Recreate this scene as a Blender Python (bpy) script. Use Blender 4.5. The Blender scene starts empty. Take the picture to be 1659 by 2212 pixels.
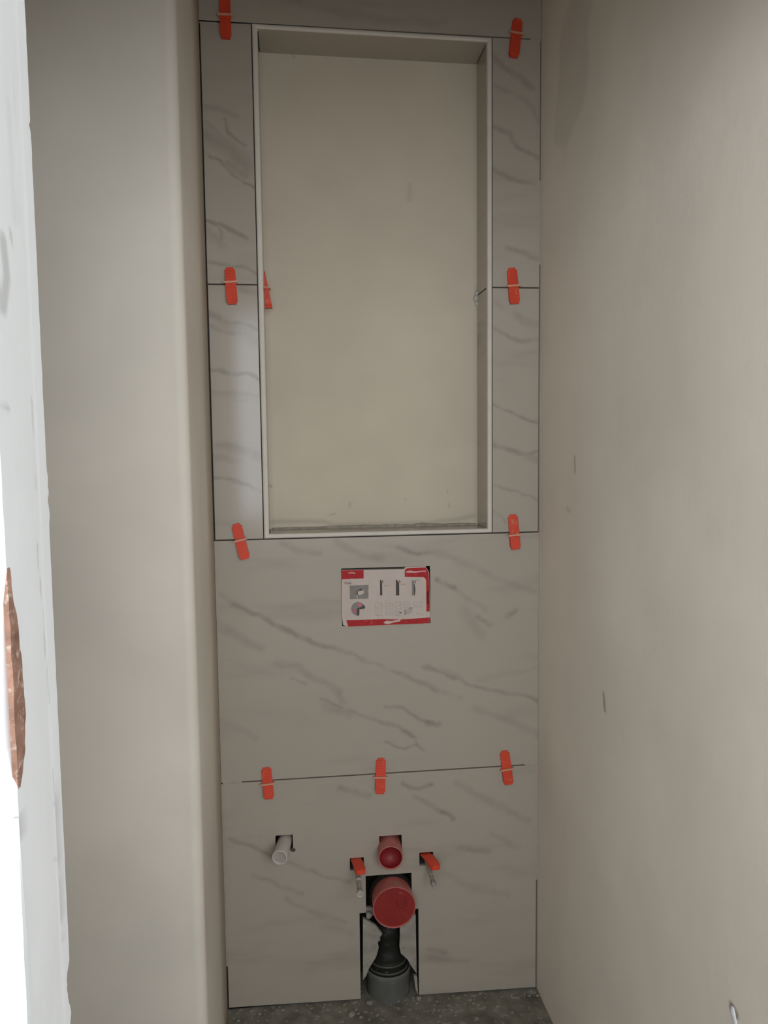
import bpy, bmesh, math, random
import numpy as np
from mathutils import Vector, Matrix, noise as mnoise

random.seed(7)
scene = bpy.context.scene
C = scene.collection

# ------------------------------------------------------------------ camera
# X runs right along the tiled wall, Y into it (tile face at Y = 0), Z up
FPX = 1749.04
CAM = Vector((0.1918, -1.9742, 1.4275))
YAW, PITCH, ROLL = 0.1101, 0.0847, -0.0115
Fv = Vector((math.sin(YAW)*math.cos(PITCH), math.cos(YAW)*math.cos(PITCH), -math.sin(PITCH)))
R0 = Vector((math.cos(YAW), -math.sin(YAW), 0)); U0 = R0.cross(Fv)
Rv = math.cos(ROLL)*R0 + math.sin(ROLL)*U0
Uv = -math.sin(ROLL)*R0 + math.cos(ROLL)*U0
cam = bpy.data.cameras.new('camera'); cam.sensor_fit = 'VERTICAL'; cam.sensor_height = 36
cam.lens = FPX/2212*36; cam.clip_start = 0.02
camo = bpy.data.objects.new('camera', cam); C.objects.link(camo)
camo.matrix_world = Matrix(((Rv.x, Uv.x, -Fv.x, CAM.x), (Rv.y, Uv.y, -Fv.y, CAM.y), (Rv.z, Uv.z, -Fv.z, CAM.z), (0, 0, 0, 1)))
scene.camera = camo

def ray(px, py):
    return Fv + Rv*((px-829.5)/FPX) - Uv*((py-1106)/FPX)
def at(px, py, Y=0.0):                     # measured point on a plane of constant Y
    d = ray(px, py); return CAM + d*((Y-CAM.y)/d.y)
def atx(px, py, X):                        # measured point on a plane of constant X
    d = ray(px, py); return CAM + d*((X-CAM.x)/d.x)

# ------------------------------------------------------------------ light
vs = scene.view_settings
vs.view_transform = 'Standard'; vs.look = 'None'; vs.gamma = 1.0; vs.use_curve_mapping = False
vs.exposure = 0.0
world = bpy.data.worlds.new('sky'); scene.world = world; world.use_nodes = True
world.node_tree.nodes['Background'].inputs[0].default_value = (0.80, 0.88, 1.0, 1)
world.node_tree.nodes['Background'].inputs[1].default_value = 0.6
scene.cycles.max_bounces = 4; scene.cycles.diffuse_bounces = 4; scene.cycles.glossy_bounces = 2
world.cycles.sampling_method = 'NONE'; scene.cycles.use_light_tree = False
# daylight entering by the hall window (the window itself is built below)
WX0, WX1, WZ0, WZ1, WY = -1.40, 1.90, 0.95, 2.20, -2.70
al = bpy.data.lights.new('window_daylight', 'AREA'); al.shape = 'RECTANGLE'
al.size = WX1-WX0-0.06; al.size_y = WZ1-WZ0-0.06; al.energy = 72; al.color = (0.87, 0.945, 1.04)
alo = bpy.data.objects.new('window_daylight', al); C.objects.link(alo)
alo.location = ((WX0+WX1)/2, WY-0.11, (WZ0+WZ1)/2); alo.rotation_euler = (math.radians(90), 0, 0)

# ------------------------------------------------------------------ helpers
def obj(name, bm, mat, parent=None, smooth=False):
    bmesh.ops.recalc_face_normals(bm, faces=bm.faces[:])
    me = bpy.data.meshes.new(name); bm.to_mesh(me); bm.free()
    if smooth:
        for p in me.polygons: p.use_smooth = True
    o = bpy.data.objects.new(name, me); C.objects.link(o)
    if mat is not None: me.materials.append(mat)
    if parent is not None:
        o.parent = parent
        o.matrix_parent_inverse = parent.matrix_basis.inverted()
    return o
def thing(name, label, cat, loc=(0, 0, 0), group=None):
    o = bpy.data.objects.new(name, None); C.objects.link(o); o.location = loc
    o.empty_display_size = 0.02
    o['label'] = label; o['category'] = cat
    if group: o['group'] = group
    return o
def tag(o, label, cat, group=None):
    o['label'] = label; o['category'] = cat
    if group: o['group'] = group
    return o
def struct(o, label=None):
    o['kind'] = 'structure'
    if label: o['label'] = label
    return o
def box(bm, x0, x1, y0, y1, z0, z1):
    v = [bm.verts.new((x, y, z)) for x in (x0, x1) for y in (y0, y1) for z in (z0, z1)]
    for f in ((0, 1, 3, 2), (4, 6, 7, 5), (0, 4, 5, 1), (2, 3, 7, 6), (0, 2, 6, 4), (1, 5, 7, 3)):
        bm.faces.new([v[i] for i in f])
    return v
def plate(x0, x1, zb, zt, y0, y1, holes=(), fine=0.0):
    """upright slab with rectangular holes; zb / zt = (left, right) heights of its lower / upper edge"""
    bm = bmesh.new()
    zlo, zhi = min(zb), max(zt)
    xs = sorted({x0, x1, *[h[0] for h in holes], *[h[1] for h in holes]})
    zs = sorted({zlo, zhi, *[h[2] for h in holes], *[h[3] for h in holes]})
    xs = [x for x in xs if x0 <= x <= x1]; zs = [z for z in zs if zlo <= z <= zhi]
    def wz(x, z):
        t = (x-x0)/(x1-x0)
        if z == zlo: return zb[0]+(zb[1]-zb[0])*t
        if z == zhi: return zt[0]+(zt[1]-zt[0])*t
        return z
    V = {}
    def v(i, k, s):
        if (i, k, s) not in V: V[(i, k, s)] = bm.verts.new((xs[i], y0 if s == 0 else y1, wz(xs[i], zs[k])))
        return V[(i, k, s)]
    def full(i, k):
        if i < 0 or k < 0 or i >= len(xs)-1 or k >= len(zs)-1: return False
        cx, cz = (xs[i]+xs[i+1])/2, (zs[k]+zs[k+1])/2
        return not any(h[0] < cx < h[1] and h[2] < cz < h[3] for h in holes)
    for i in range(len(xs)-1):
        for k in range(len(zs)-1):
            if not full(i, k): continue
            if not fine: bm.faces.new((v(i, k, 0), v(i+1, k, 0), v(i+1, k+1, 0), v(i, k+1, 0)))
            bm.faces.new((v(i, k, 1), v(i, k+1, 1), v(i+1, k+1, 1), v(i+1, k, 1)))
            if not full(i-1, k): bm.faces.new((v(i, k, 0), v(i, k+1, 0), v(i, k+1, 1), v(i, k, 1)))
            if not full(i+1, k): bm.faces.new((v(i+1, k, 0), v(i+1, k, 1), v(i+1, k+1, 1), v(i+1, k+1, 0)))
            if not full(i, k-1): bm.faces.new((v(i, k, 0), v(i, k, 1), v(i+1, k, 1), v(i+1, k, 0)))
            if not full(i, k+1): bm.faces.new((v(i, k+1, 0), v(i+1, k+1, 0), v(i+1, k+1, 1), v(i, k+1, 1)))
    if fine:                                  # finely divided face that carries the printed veins
        def dens(c):
            out = [c[0]]
            for a, b in zip(c, c[1:]):
                n = max(1, math.ceil((b-a)/fine)); out += [a+(b-a)*j/n for j in range(1, n+1)]
            return out
        fx, fz = dens(xs), dens(zs); D = {}
        ins = lambda x, z: not any(h[0] < x < h[1] and h[2] < z < h[3] for h in holes)
        def dv(i, k):
            if (i, k) not in D:
                x, z = fx[i], fz[k]; t = (x-x0)/(x1-x0); u = (z-zlo)/(zhi-zlo)
                za, zc = zb[0]+(zb[1]-zb[0])*t, zt[0]+(zt[1]-zt[0])*t
                if u < 0.02: z = za+(zlo+0.02*(zhi-zlo)-za)*(u/0.02)
                elif u > 0.98: z = zc-(zc-(zlo+0.98*(zhi-zlo)))*((1-u)/0.02)
                D[(i, k)] = bm.verts.new((x, y0, z))
            return D[(i, k)]
        for i in range(len(fx)-1):
            for k in range(len(fz)-1):
                if ins((fx[i]+fx[i+1])/2, (fz[k]+fz[k+1])/2):
                    bm.faces.new((dv(i, k), dv(i+1, k), dv(i+1, k+1), dv(i, k+1)))
    return bm
def prism(bm, pts, y0, y1):
    """outline in the X-Z plane, extruded along Y"""
    a = [bm.verts.new((p[0], y0, p[1])) for p in pts]; b = [bm.verts.new((p[0], y1, p[1])) for p in pts]
    n = len(pts)
    bm.faces.new(a); bm.faces.new(b[::-1])
    for i in range(n): bm.faces.new((a[i], b[i], b[(i+1) % n], a[(i+1) % n]))
def loft(bm, rings, cap0=True, cap1=True):
    vr = [[bm.verts.new(p) for p in r] for r in rings]
    n = len(rings[0])
    for a, b in zip(vr, vr[1:]):
        for i in range(n): bm.faces.new((a[i], a[(i+1) % n], b[(i+1) % n], b[i]))
    if cap0: bm.faces.new(vr[0][::-1])
    if cap1: bm.faces.new(vr[-1])
def lathe(bm, base, axis, prof, n=40, cap0=False, cap1=False):
    """prof = [(distance along axis, radius)]"""
    axis = Vector(axis).normalized(); base = Vector(base)
    u = axis.orthogonal().normalized(); w = axis.cross(u)
    rings = []
    for t, r in prof:
        rings.append([base+axis*t+(u*math.cos(2*math.pi*i/n)+w*math.sin(2*math.pi*i/n))*r for i in range(n)])
    loft(bm, rings, cap0, cap1)
def jig(x, s=1.0, seed=0.0):
    return mnoise.noise(Vector((x*s, seed, seed*1.7)))

# ------------------------------------------------------------------ materials
def nodes(name):
    m = bpy.data.materials.new(name); m.use_nodes = True
    nt = m.node_tree; return m, nt, nt.nodes['Principled BSDF']
def mathn(nt, op, a, b=None, clamp=False):
    n = nt.nodes.new('ShaderNodeMath'); n.operation = op; n.use_clamp = clamp
    for i, v in enumerate((a, b)):
        if v is None: continue
        if isinstance(v, (int, float)): n.inputs[i].default_value = v
        else: nt.links.new(v, n.inputs[i])
    return n.outputs[0]
def noise_tex(nt, P, scale, detail=3.0, rough=0.55, out='Fac'):
    n = nt.nodes.new('ShaderNodeTexNoise'); n.inputs['Scale'].default_value = scale
    n.inputs['Detail'].default_value = detail; n.inputs['Roughness'].default_value = rough
    nt.links.new(P, n.inputs['Vector']); return n.outputs[out]
def mixc(nt, fac, a, b):
    n = nt.nodes.new('ShaderNodeMix'); n.data_type = 'RGBA'
    for s, v in ((n.inputs[0], fac), (n.inputs[6], a), (n.inputs[7], b)):
        if isinstance(v, (int, float)): s.default_value = v
        elif isinstance(v, tuple): s.default_value = (*v[:3], 1)
        else: nt.links.new(v, s)
    return n.outputs[2]
def maprange(nt, v, a, b, c=0.0, d=1.0, smooth=False):
    n = nt.nodes.new('ShaderNodeMapRange'); n.clamp = True
    if smooth: n.interpolation_type = 'SMOOTHSTEP'
    nt.links.new(v, n.inputs[0])
    for i, x in enumerate((a, b, c, d)): n.inputs[1+i].default_value = x
    return n.outputs[0]
def position(nt, warp=0.0, wscale=18.0):
    g = nt.nodes.new('ShaderNodeNewGeometry'); P = g.outputs['Position']
    if not warp: return P
    c = noise_tex(nt, P, wscale, 3.0, 0.6, 'Color')
    s = nt.nodes.new('ShaderNodeVectorMath'); s.operation = 'SUBTRACT'; nt.links.new(c, s.inputs[0]); s.inputs[1].default_value = (.5, .5, .5)
    m = nt.nodes.new('ShaderNodeVectorMath'); m.operation = 'MULTIPLY_ADD'; nt.links.new(s.outputs[0], m.inputs[0])
    m.inputs[1].default_value = (warp,)*3; nt.links.new(P, m.inputs[2])
    return m.outputs[0]
def bake(o, segs, warp=0.0075, wide=1.0, gain=1.0):
    """the printed veins of a tile, stored on its mesh"""
    me = o.data; n = len(me.vertices); co = np.empty(n*3, np.float32); me.vertices.foreach_get('co', co); co = co.reshape(-1, 3).astype(float)
    wv = 1.0*np.array([list(mnoise.noise_vector(Vector((c[0]*22, 3.0, c[2]*22)))*1.0+mnoise.noise_vector(Vector((c[0]*60, 9.0, c[2]*60)))*0.35) for c in co])
    P = co+wv*warp; acc = np.zeros(n)
    for A, B, w, soft, st in segs:
        w, st = w*wide, st*gain
        A = np.array(A); ba = np.array(B)-A; h = np.clip(((P-A)@ba)/max(ba@ba, 1e-9), 0, 1)
        d = np.linalg.norm(P-A-h[:, None]*ba, axis=1)
        t = np.clip((w-d)/(w*soft), 0, 1); acc = np.maximum(acc, st*t*t*(3-2*t))
    at_ = me.attributes.new('vein', 'FLOAT', 'POINT'); at_.data.foreach_set('value', acc.astype(np.float32))
    return o
def bump(nt, bsdf, h, strength, dist):
    b = nt.nodes.new('ShaderNodeBump'); b.inputs['Strength'].default_value = strength; b.inputs['Distance'].default_value = dist
    nt.links.new(h, b.inputs['Height']); nt.links.new(b.outputs[0], bsdf.inputs['Normal'])

def plaster(name, col, var=0.10, marks=False, mark_col=(0.12, 0.105, 0.09), rough=0.85, bstr=0.25):
    m, nt, b = nodes(name); P = position(nt)
    n1 = noise_tex(nt, P, 2.6, 3.0)
    lo = tuple(c*(1-var) for c in col); hi = tuple(min(1, c*(1+var)) for c in col)
    c = mixc(nt, maprange(nt, n1, 0.36, 0.64), lo, hi)
    if marks:
        att = nt.nodes.new('ShaderNodeAttribute'); att.attribute_name = 'vein'
        c = mixc(nt, att.outputs['Fac'], c, mark_col)
    nt.links.new(c, b.inputs['Base Color']); b.inputs['Roughness'].default_value = rough
    b.inputs['Specular IOR Level'].default_value = 0.25
    if bstr: bump(nt, b, noise_tex(nt, P, 14.0, 3.0, 0.7), bstr, 0.004)
    return m
def simple(name, col, rough=0.5, spec=0.5, var=0.12, scale=60.0, metal=0.0, dirt=None, dirt_amt=0.0, sss=0.0, transm=0.0):
    m, nt, b = nodes(name); P = position(nt)
    n = noise_tex(nt, P, scale, 2.0)
    c = mixc(nt, maprange(nt, n, 0.3, 0.7), tuple(x*(1-var) for x in col), tuple(min(1, x*(1+var)) for x in col))
    if dirt:
        d = noise_tex(nt, P, scale*1.7+13, 3.0, 0.65)
        c = mixc(nt, maprange(nt, d, 0.62-dirt_amt*0.3, 0.72-dirt_amt*0.2), c, dirt)
    nt.links.new(c, b.inputs['Base Color']); b.inputs['Roughness'].default_value = rough
    b.inputs['Specular IOR Level'].default_value = spec; b.inputs['Metallic'].default_value = metal
    if transm: b.inputs['Transmission Weight'].default_value = transm
    return m

TILE = (0.420, 0.362, 0.290); VEIN = (0.155, 0.131, 0.106)
def tile_mat(name, veins, seed=0.0, haze=0.5):
    m, nt, b = nodes(name); P0 = position(nt)
    P = P0
    # long soft streaks running down to the right, as printed on the stoneware
    mp = nt.nodes.new('ShaderNodeMapping'); nt.links.new(P, mp.inputs[0])
    mp.inputs['Rotation'].default_value = (0, math.radians(-28), 0); mp.inputs['Scale'].default_value = (1.6, 1.0, 7.0); mp.inputs['Location'].default_value = (seed, 0, seed*0.6)
    s1 = maprange(nt, noise_tex(nt, mp.outputs[0], 1.6, 3.0, 0.6), 0.50, 0.78, 0.0, 0.42*haze*2, True)
    f = s1
    if veins:
        att = nt.nodes.new('ShaderNodeAttribute'); att.attribute_name = 'vein'
        brk = maprange(nt, noise_tex(nt, P0, 26.0, 2.0, 0.65), 0.28, 0.62, 0.45, 1.05)
        f = mathn(nt, 'ADD', f, mathn(nt, 'MULTIPLY', att.outputs['Fac'], brk), True)
    c = mixc(nt, f, TILE, VEIN)
    nt.links.new(c, b.inputs['Base Color'])
    b.inputs['Roughness'].default_value = 0.13
    b.inputs['Specular IOR Level'].default_value = 0.5
    return m

M_wall = plaster('beige_plaster', (0.70, 0.645, 0.56), bstr=0.0)
M_adh = simple('grey_tile_adhesive', (0.085, 0.075, 0.062), 0.9, 0.1)
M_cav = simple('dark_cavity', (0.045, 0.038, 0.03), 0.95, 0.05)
M_trim = simple('white_trim', (0.66, 0.590, 0.50), 0.5, 0.25, 0.04, 25)
M_white = plaster('white_gypsum', (0.80, 0.80, 0.79), 0.05, rough=0.8, bstr=0.2)
M_floor = simple('grey_screed', (0.185, 0.165, 0.128), 0.9, 0.15, 0.30, 22, dirt=(0.33, 0.315, 0.28), dirt_amt=0.12)

# ------------------------------------------------------------------ measured joint heights (left end, right end)
J0 = (0.0050, -0.0110); J6 = (0.5935, 0.5970); J12 = (1.1985, 1.2005); J18 = (1.8045, 1.8034); J24 = (2.3951, 2.3870)
def jz(J, x): return J[0]+(J[1]-J[0])*x/0.80
g = 0.0017                                   # half joint
XL, XR = 0.0, 0.7995                         # tiled field
XW0, XW1 = -0.0035, 0.8030                   # plaster faces of the side walls
NL, NR = 0.1165, 0.6815                      # outer edges of the niche trim
NIL, NIR, NIB, NIT = 0.1290, 0.6700, 1.2110, 2.3800   # clear niche
ND = 0.114
# holes in the lower tile and in the service tile
H_box = (0.3025, 0.5240, 0.9770, 1.1215)
H_white = (0.1265, 0.1700, 0.4100, 0.4500)
H_red = (0.3880, 0.4460, 0.3640, 0.4310)
H_studL = (0.3125, 0.3480, 0.3450, 0.3780)
H_studR = (0.4910, 0.5270, 0.3450, 0.3800)
H_soil = (0.3520, 0.4705, 0.2300, 0.3280)
H_slot = (0.3350, 0.4875, -0.05, 0.2300)
HOLES = [H_box, H_white, H_red, H_studL, H_studR, H_soil, H_slot]
TT = 0.010                                   # tile thickness

# ------------------------------------------------------------------ room shell
HC = 2.62                                    # ceiling
YF, YN = -1.245, -1.372                      # inner and outer face of the door wall
XJ = -0.020                                  # left door jamb
XJR, ZL = 0.785, 1.95

# floor (screed, out of level, so it follows the tile edge)
bm = bmesh.new()
nx, ny = 46, 80
gridv = []
for j in range(ny+1):
    y = 0.12 + (-1.50-0.12)*j/ny
    row = []
    for i in range(nx+1):
        x = -1.0 + 2.0*i/nx
        xx = min(max(x, 0.0), 0.8)
        z = jz((-0.001, -0.0155), xx) + 0.0035*mnoise.noise(Vector((x*14, y*14, 0))) + 0.0022*mnoise.noise(Vector((x*45, y*45, 3)))
        row.append(bm.verts.new((x, y, z)))
    gridv.append(row)
for j in range(ny):
    for i in range(nx): bm.faces.new((gridv[j][i], gridv[j][i+1], gridv[j+1][i+1], gridv[j+1][i]))
floor = struct(obj('floor', bm, M_floor, smooth=True))
bm = bmesh.new(); box(bm, -1.6, 2.2, WY-0.25, -1.46, -0.08, -0.012)
struct(obj('floor', bm, simple('pale_hall_screed', (0.14, 0.13, 0.115), 0.8, 0.2, 0.15, 8)))
bm = bmesh.new(); box(bm, -1.6, 2.2, WY-0.25, 0.2, HC, HC+0.08)
struct(obj('ceiling', bm, simple('raw_concrete_ceiling', (0.36, 0.325, 0.27), 0.9, 0.1, 0.15, 6)))

# back wall: substrate behind the tiles with the niche and the service holes cut in
sub = plate(-0.02, 0.82, (-0.06, -0.06), (HC, HC), TT, 0.128,
            HOLES + [(NL+0.002, NR-0.002, 1.2030, 2.3870)])
wall_back = struct(obj('wall_back', sub, M_adh))
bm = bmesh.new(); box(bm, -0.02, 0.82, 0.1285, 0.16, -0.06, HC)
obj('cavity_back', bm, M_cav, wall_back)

def px_segs(lines, Y=0.0, dflt=(0.0062, 0.85, 0.5)):
    out = []
    for ln in lines:
        w, soft, st = ln.get('p', dflt)
        o = ln.get('o', (0, 0)); s = ln.get('s', 1.0)
        pts = [at(o[0]+a/s, o[1]+b/s, Y) for a, b in ln['l']]
        for a, b in zip(pts, pts[1:]): out.append((a, b, w, soft, st))
    return out

# niche back: beige plaster with trowel scratches
nb = px_segs([
    dict(l=[(886, 398), (884, 432)], p=(0.011, 1.0, 0.18)), dict(l=[(755, 1086), (754, 1096)], p=(0.003, 0.6, 0.30)),
    dict(l=[(713, 1112), (724, 1110)], p=(0.003, 0.6, 0.30)), dict(l=[(583, 1048), (587, 1051)], p=(0.004, 0.6, 0.5)),
    dict(l=[(966, 1060), (967, 1064)], p=(0.0025, 0.6, 0.35)), dict(l=[(970, 1088), (971, 1096)], p=(0.003, 0.8, 0.35)),
    dict(l=[(874, 1078), (876, 1080)], p=(0.003, 0.8, 0.25)), dict(l=[(632, 119), (635, 124)], p=(0.005, 0.8, 0.3)),
    dict(l=[(590, 1127), (700, 1126), (720, 1134), (790, 1133), (860, 1131), (930, 1129), (985, 1122), (1024, 1114)], p=(0.011, 1.0, 0.28)),
    dict(l=[(1030, 620), (1031, 650)], p=(0.006, 0.8, 0.25)),
    ], ND)
M_niche = plaster('niche_plaster', (0.62, 0.530, 0.400), 0.06, True, (0.20, 0.175, 0.145))
bm = plate(0.115, 0.683, (1.2035, 1.2035), (2.386, 2.386), ND, 0.127, (), 0.0032)
bake(obj('niche_back', bm, M_niche, wall_back), nb, 0.002)

# ------------------------------------------------------------------ tiles
c5 = dict(o=(470, 1150), s=2.3366)
def m5(l, w=0.0062, soft=0.9, st=0.5): return dict(l=l, p=(w, soft, st), **c5)
V_mid = px_segs([
    m5([(20, 310), (80, 360)], .012, 1, .25), m5([(80, 360), (250, 445), (400, 520), (480, 560), (590, 585)], .0085, .95, .55),
    m5([(590, 585), (700, 620), (850, 685), (960, 725), (1110, 800)], .0085, 1, .40), m5([(1110, 800), (1230, 835)], .008, 1, .2),
    m5([(10, 470), (120, 535), (215, 585)], .016, 1, .28), m5([(290, 660), (400, 680), (480, 730), (600, 800), (640, 850)], .013, 1, .32),
    m5([(370, 740), (450, 762)], .006, 1, .3), m5([(520, 845), (620, 880), (740, 932), (880, 970), (975, 1020)], .0075, .95, .42),
    m5([(550, 880), (660, 905)], .018, 1, .25), m5([(930, 995), (1010, 1045)], .004, .9, .7), m5([(1000, 1030), (1005, 1080), (1040, 1105)], .004, .9, .5),
    m5([(840, 880), (940, 890), (1050, 955)], .006, .95, .42), m5([(1050, 960), (1110, 982), (1130, 972)], .009, .9, .65),
    m5([(1040, 680), (1150, 712), (1260, 762), (1380, 797), (1500, 812), (1620, 845)], .0075, .95, .45),
    m5([(1150, 700), (1200, 730)], .014, 1, .28),
    m5([(850, 1065), (940, 1092), (1010, 1080)], .006, .95, .4), m5([(320, 50), (400, 95), (520, 105)], .011, 1, .32),
    m5([(600, 50), (720, 110), (830, 125)], .014, 1, .28), m5([(910, 82), (1000, 105), (1090, 95)], .007, .95, .5),
    m5([(1100, 100), (1250, 160), (1420, 235), (1600, 300)], .012, 1, .22), m5([(1110, 240), (1150, 262), (1190, 280)], .009, .9, .55),
    m5([(1190, 285), (1260, 335), (1350, 385)], .010, 1, .25), m5([(1310, 432), (1370, 455)], .010, 1, .45), m5([(1460, 428), (1500, 392)], .010, 1, .45),
    m5([(1240, 390), (1330, 520)], .022, 1, .2), m5([(1300, 890), (1500, 960), (1620, 1020)], .012, 1, .22), m5([(1330, 740), (1600, 690)], .012, 1, .12),
    m5([(20, 950), (200, 1040)], .014, 1, .15),
])
def mp(l, w=0.007, soft=.95, st=.4): return dict(l=l, p=(w, soft, st))
V_low = px_segs([
    mp([(498, 1812), (540, 1828), (585, 1847)], .008, .95, .45), mp([(622, 1862), (660, 1880), (705, 1895), (755, 1906)], .0075, 1, .38),
    mp([(545, 1890), (600, 1912), (650, 1930)], .009, 1, .30), mp([(620, 1942), (700, 1985), (745, 1990)], .010, 1, .22),
    mp([(870, 1694), (905, 1703), (935, 1695)], .008, .95, .55), mp([(895, 1722), (940, 1745), (962, 1756)], .010, 1, .30), mp([(955, 1752), (978, 1767)], .009, .9, .55),
    mp([(735, 1700), (795, 1720)], .012, 1, .32), mp([(990, 1690), (1060, 1735), (1140, 1772)], .013, 1, .25),
    mp([(488, 1652), (532, 1672)], .012, 1, .3), mp([(995, 1832), (1055, 1840)], .012, 1, .32), mp([(1060, 1800), (1120, 1830)], .012, 1, .2),
    mp([(925, 2050), (960, 2058)], .010, 1, .32), mp([(925, 2068), (1010, 2075)], .012, 1, .25), mp([(930, 1870), (1010, 1915), (1100, 1935)], .014, 1, .16),
    mp([(700, 2000), (760, 2015)], .016, 1, .18),
])
c1 = dict(o=(400, 0), s=4.1475); c3 = dict(o=(400, 530), s=4.1475); c5b = dict(o=(400, 950), s=4.1475)
c2 = dict(o=(900, 0), s=4.1475); c4 = dict(o=(950, 530), s=5.53); c6 = dict(o=(850, 950), s=4.1475)
def mc(c, l, w=.0062, soft=.95, st=.45): return dict(l=l, p=(w, soft, st), **c)
V_lu = px_segs([
    mc(c1, [(150, 955), (300, 985), (470, 1060)], .010, 1, .25), mc(c1, [(165, 1090), (300, 1185)], .007, 1, .35),
    mc(c1, [(355, 1080), (382, 1180), (540, 1305)], .0052, .95, .5), mc(c1, [(165, 1200), (350, 1300), (480, 1400), (560, 1500)], .024, 1, .36),
    mc(c1, [(220, 1402), (380, 1505), (500, 1612), (620, 1680)], .0052, .9, .55), mc(c1, [(400, 1470), (550, 1570)], .014, 1, .38),
    mc(c1, [(180, 1985), (330, 2012), (450, 2070), (560, 2150)], .0062, .9, .6), mc(c1, [(295, 2010), (310, 2140)], .006, 1, .4),
    mc(c1, [(190, 2080), (330, 2190)], .016, 1, .25), mc(c3, [(200, 150), (400, 178), (560, 220), (650, 265)], .0065, .95, .45)])
V_ll = px_segs([
    mc(c3, [(500, 385), (650, 425)], .013, 1, .35), mc(c3, [(215, 605), (320, 640)], .012, .95, .6), mc(c3, [(320, 640), (400, 690), (520, 705), (660, 765)], .0065, .95, .5),
    mc(c3, [(225, 725), (400, 790), (520, 800)], .0075, 1, .42), mc(c3, [(300, 660), (640, 850)], .024, 1, .22),
    mc(c3, [(215, 1110), (440, 1150), (560, 1150), (670, 1205)], .0068, .9, .6), mc(c3, [(240, 1325), (650, 1345)], .008, 1, .22),
    mc(c5b, [(300, 50), (480, 90), (690, 150)], .016, 1, .40), mc(c5b, [(265, 150), (500, 190)], .012, 1, .25), mc(c5b, [(265, 335), (480, 370), (600, 450), (700, 472)], .0065, .95, .5)])
V_ru = px_segs([
    mc(c2, [(690, 500), (860, 655), (1040, 775)], .011, 1, .35), mc(c2, [(700, 770), (980, 900), (1090, 1090)], .009, 1, .30), mc(c2, [(960, 720), (1050, 790)], .012, 1, .3),
    mc(c2, [(675, 1130), (750, 1165)], .011, 1, .4), mc(c2, [(750, 1165), (840, 1200), (900, 1300), (1000, 1370), (1090, 1425)], .008, .95, .5),
    mc(c2, [(690, 1515), (900, 1610), (1060, 1650)], .007, 1, .35), mc(c4, [(820, 50), (1000, 82), (1175, 145)], .010, 1, .40)])
V_rl = px_segs([
    mc(c4, [(640, 980), (850, 1110), (1000, 1142), (1175, 1112)], .008, 1, .38), mc(c4, [(880, 850), (1170, 960)], .014, 1, .25), mc(c4, [(640, 650), (720, 720)], .012, 1, .2),
    mp([(1064, 874), (1110, 893), (1160, 913)], .0055, .95, .5), mc(c6, [(890, 40), (1050, 100), (1170, 130), (1290, 105)], .008, .95, .48),
    mc(c6, [(1180, 150), (1290, 190)], .012, 1, .3), mc(c6, [(890, 400), (1100, 460), (1290, 545)], .0062, 1, .38), mc(c6, [(890, 640), (960, 682), (1010, 745)], .006, .95, .4)])

FINE = 0.0028
bm = plate(0.0, 0.7990, J0, (jz(J6, 0)-g, jz(J6, .8)-g), 0.0, TT, [h for h in HOLES if h is not H_box], FINE)
bake(obj('tile', bm, tile_mat('marble_tile_lower', V_low, 1.3, 0.35), wall_back), V_low, 0.0075, 1.25, 0.88)
bm = plate(-0.0030, 0.8025, (J6[0]+g, J6[1]+g), (J12[0]-g, J12[1]-g), 0.0, TT, [H_box], FINE)
bake(obj('tile', bm, tile_mat('marble_tile_service', V_mid, 4.1, 0.3), wall_back), V_mid, 0.0075, 1.25, 0.88)
def sidetile(x0, x1, Ja, Jb, mat, V):
    bm = plate(x0, x1, (jz(Ja, x0)+g, jz(Ja, x1)+g), (jz(Jb, x0)-g, jz(Jb, x1)-g), 0.0, TT, (), FINE)
    return bake(obj('tile', bm, mat, wall_back), V, 0.0075, 1.25, 0.88)
sidetile(XL, NL-0.0022, J12, J18, tile_mat('marble_tile_left_low', V_ll, 7.7, 0.3), V_ll)
sidetile(XL-0.0005, NL-0.0022, J18, J24, tile_mat('marble_tile_left_high', V_lu, 9.2, 0.3), V_lu)
sidetile(NR+0.0018, XR, J12, J18, tile_mat('marble_tile_right_low', V_rl, 11.4, 0.3), V_rl)
sidetile(NR+0.0018, XR+0.0005, J18, J24, tile_mat('marble_tile_right_high', V_ru, 13.9, 0.3), V_ru)
V_top = px_segs([mp([(560, -20), (700, 20), (860, 45), (960, 50)], .014, 1, .2)])
bm = plate(-0.003, 0.8025, (J24[0]+g, J24[1]+g), (HC, HC), 0.0, TT, (), FINE)
bake(obj('tile', bm, tile_mat('marble_tile_top', V_top, 16.0, 0.35), wall_back), V_top, 0.0075, 1.25, 0.88)
# smeared adhesive closing the ends of some joints
M_smear = simple('smeared_adhesive', (0.40, 0.345, 0.285), 0.9, 0.1, 0.1, 40)
def smear(x0, x1, z0, z1, y=0.0008):
    bm = bmesh.new(); box(bm, x0, x1, y, TT, z0, z1); obj('joint_filler', bm, M_smear, wall_back)
smear(-0.003, 0.047, 0.5905, 0.5965); smear(0.768, 0.8025, 0.5940, 0.6000)
smear(-0.003, 0.034, 2.3915, 2.3985); smear(0.776, 0.8025, 2.3840, 2.3905)
smear(-0.0035, 0.0005, 0.115, 0.594); smear(0.7985, 0.8030, 0.285, 0.595)
smear(0.7990, 0.8030, 1.86, 2.06, 0.0012)
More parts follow.
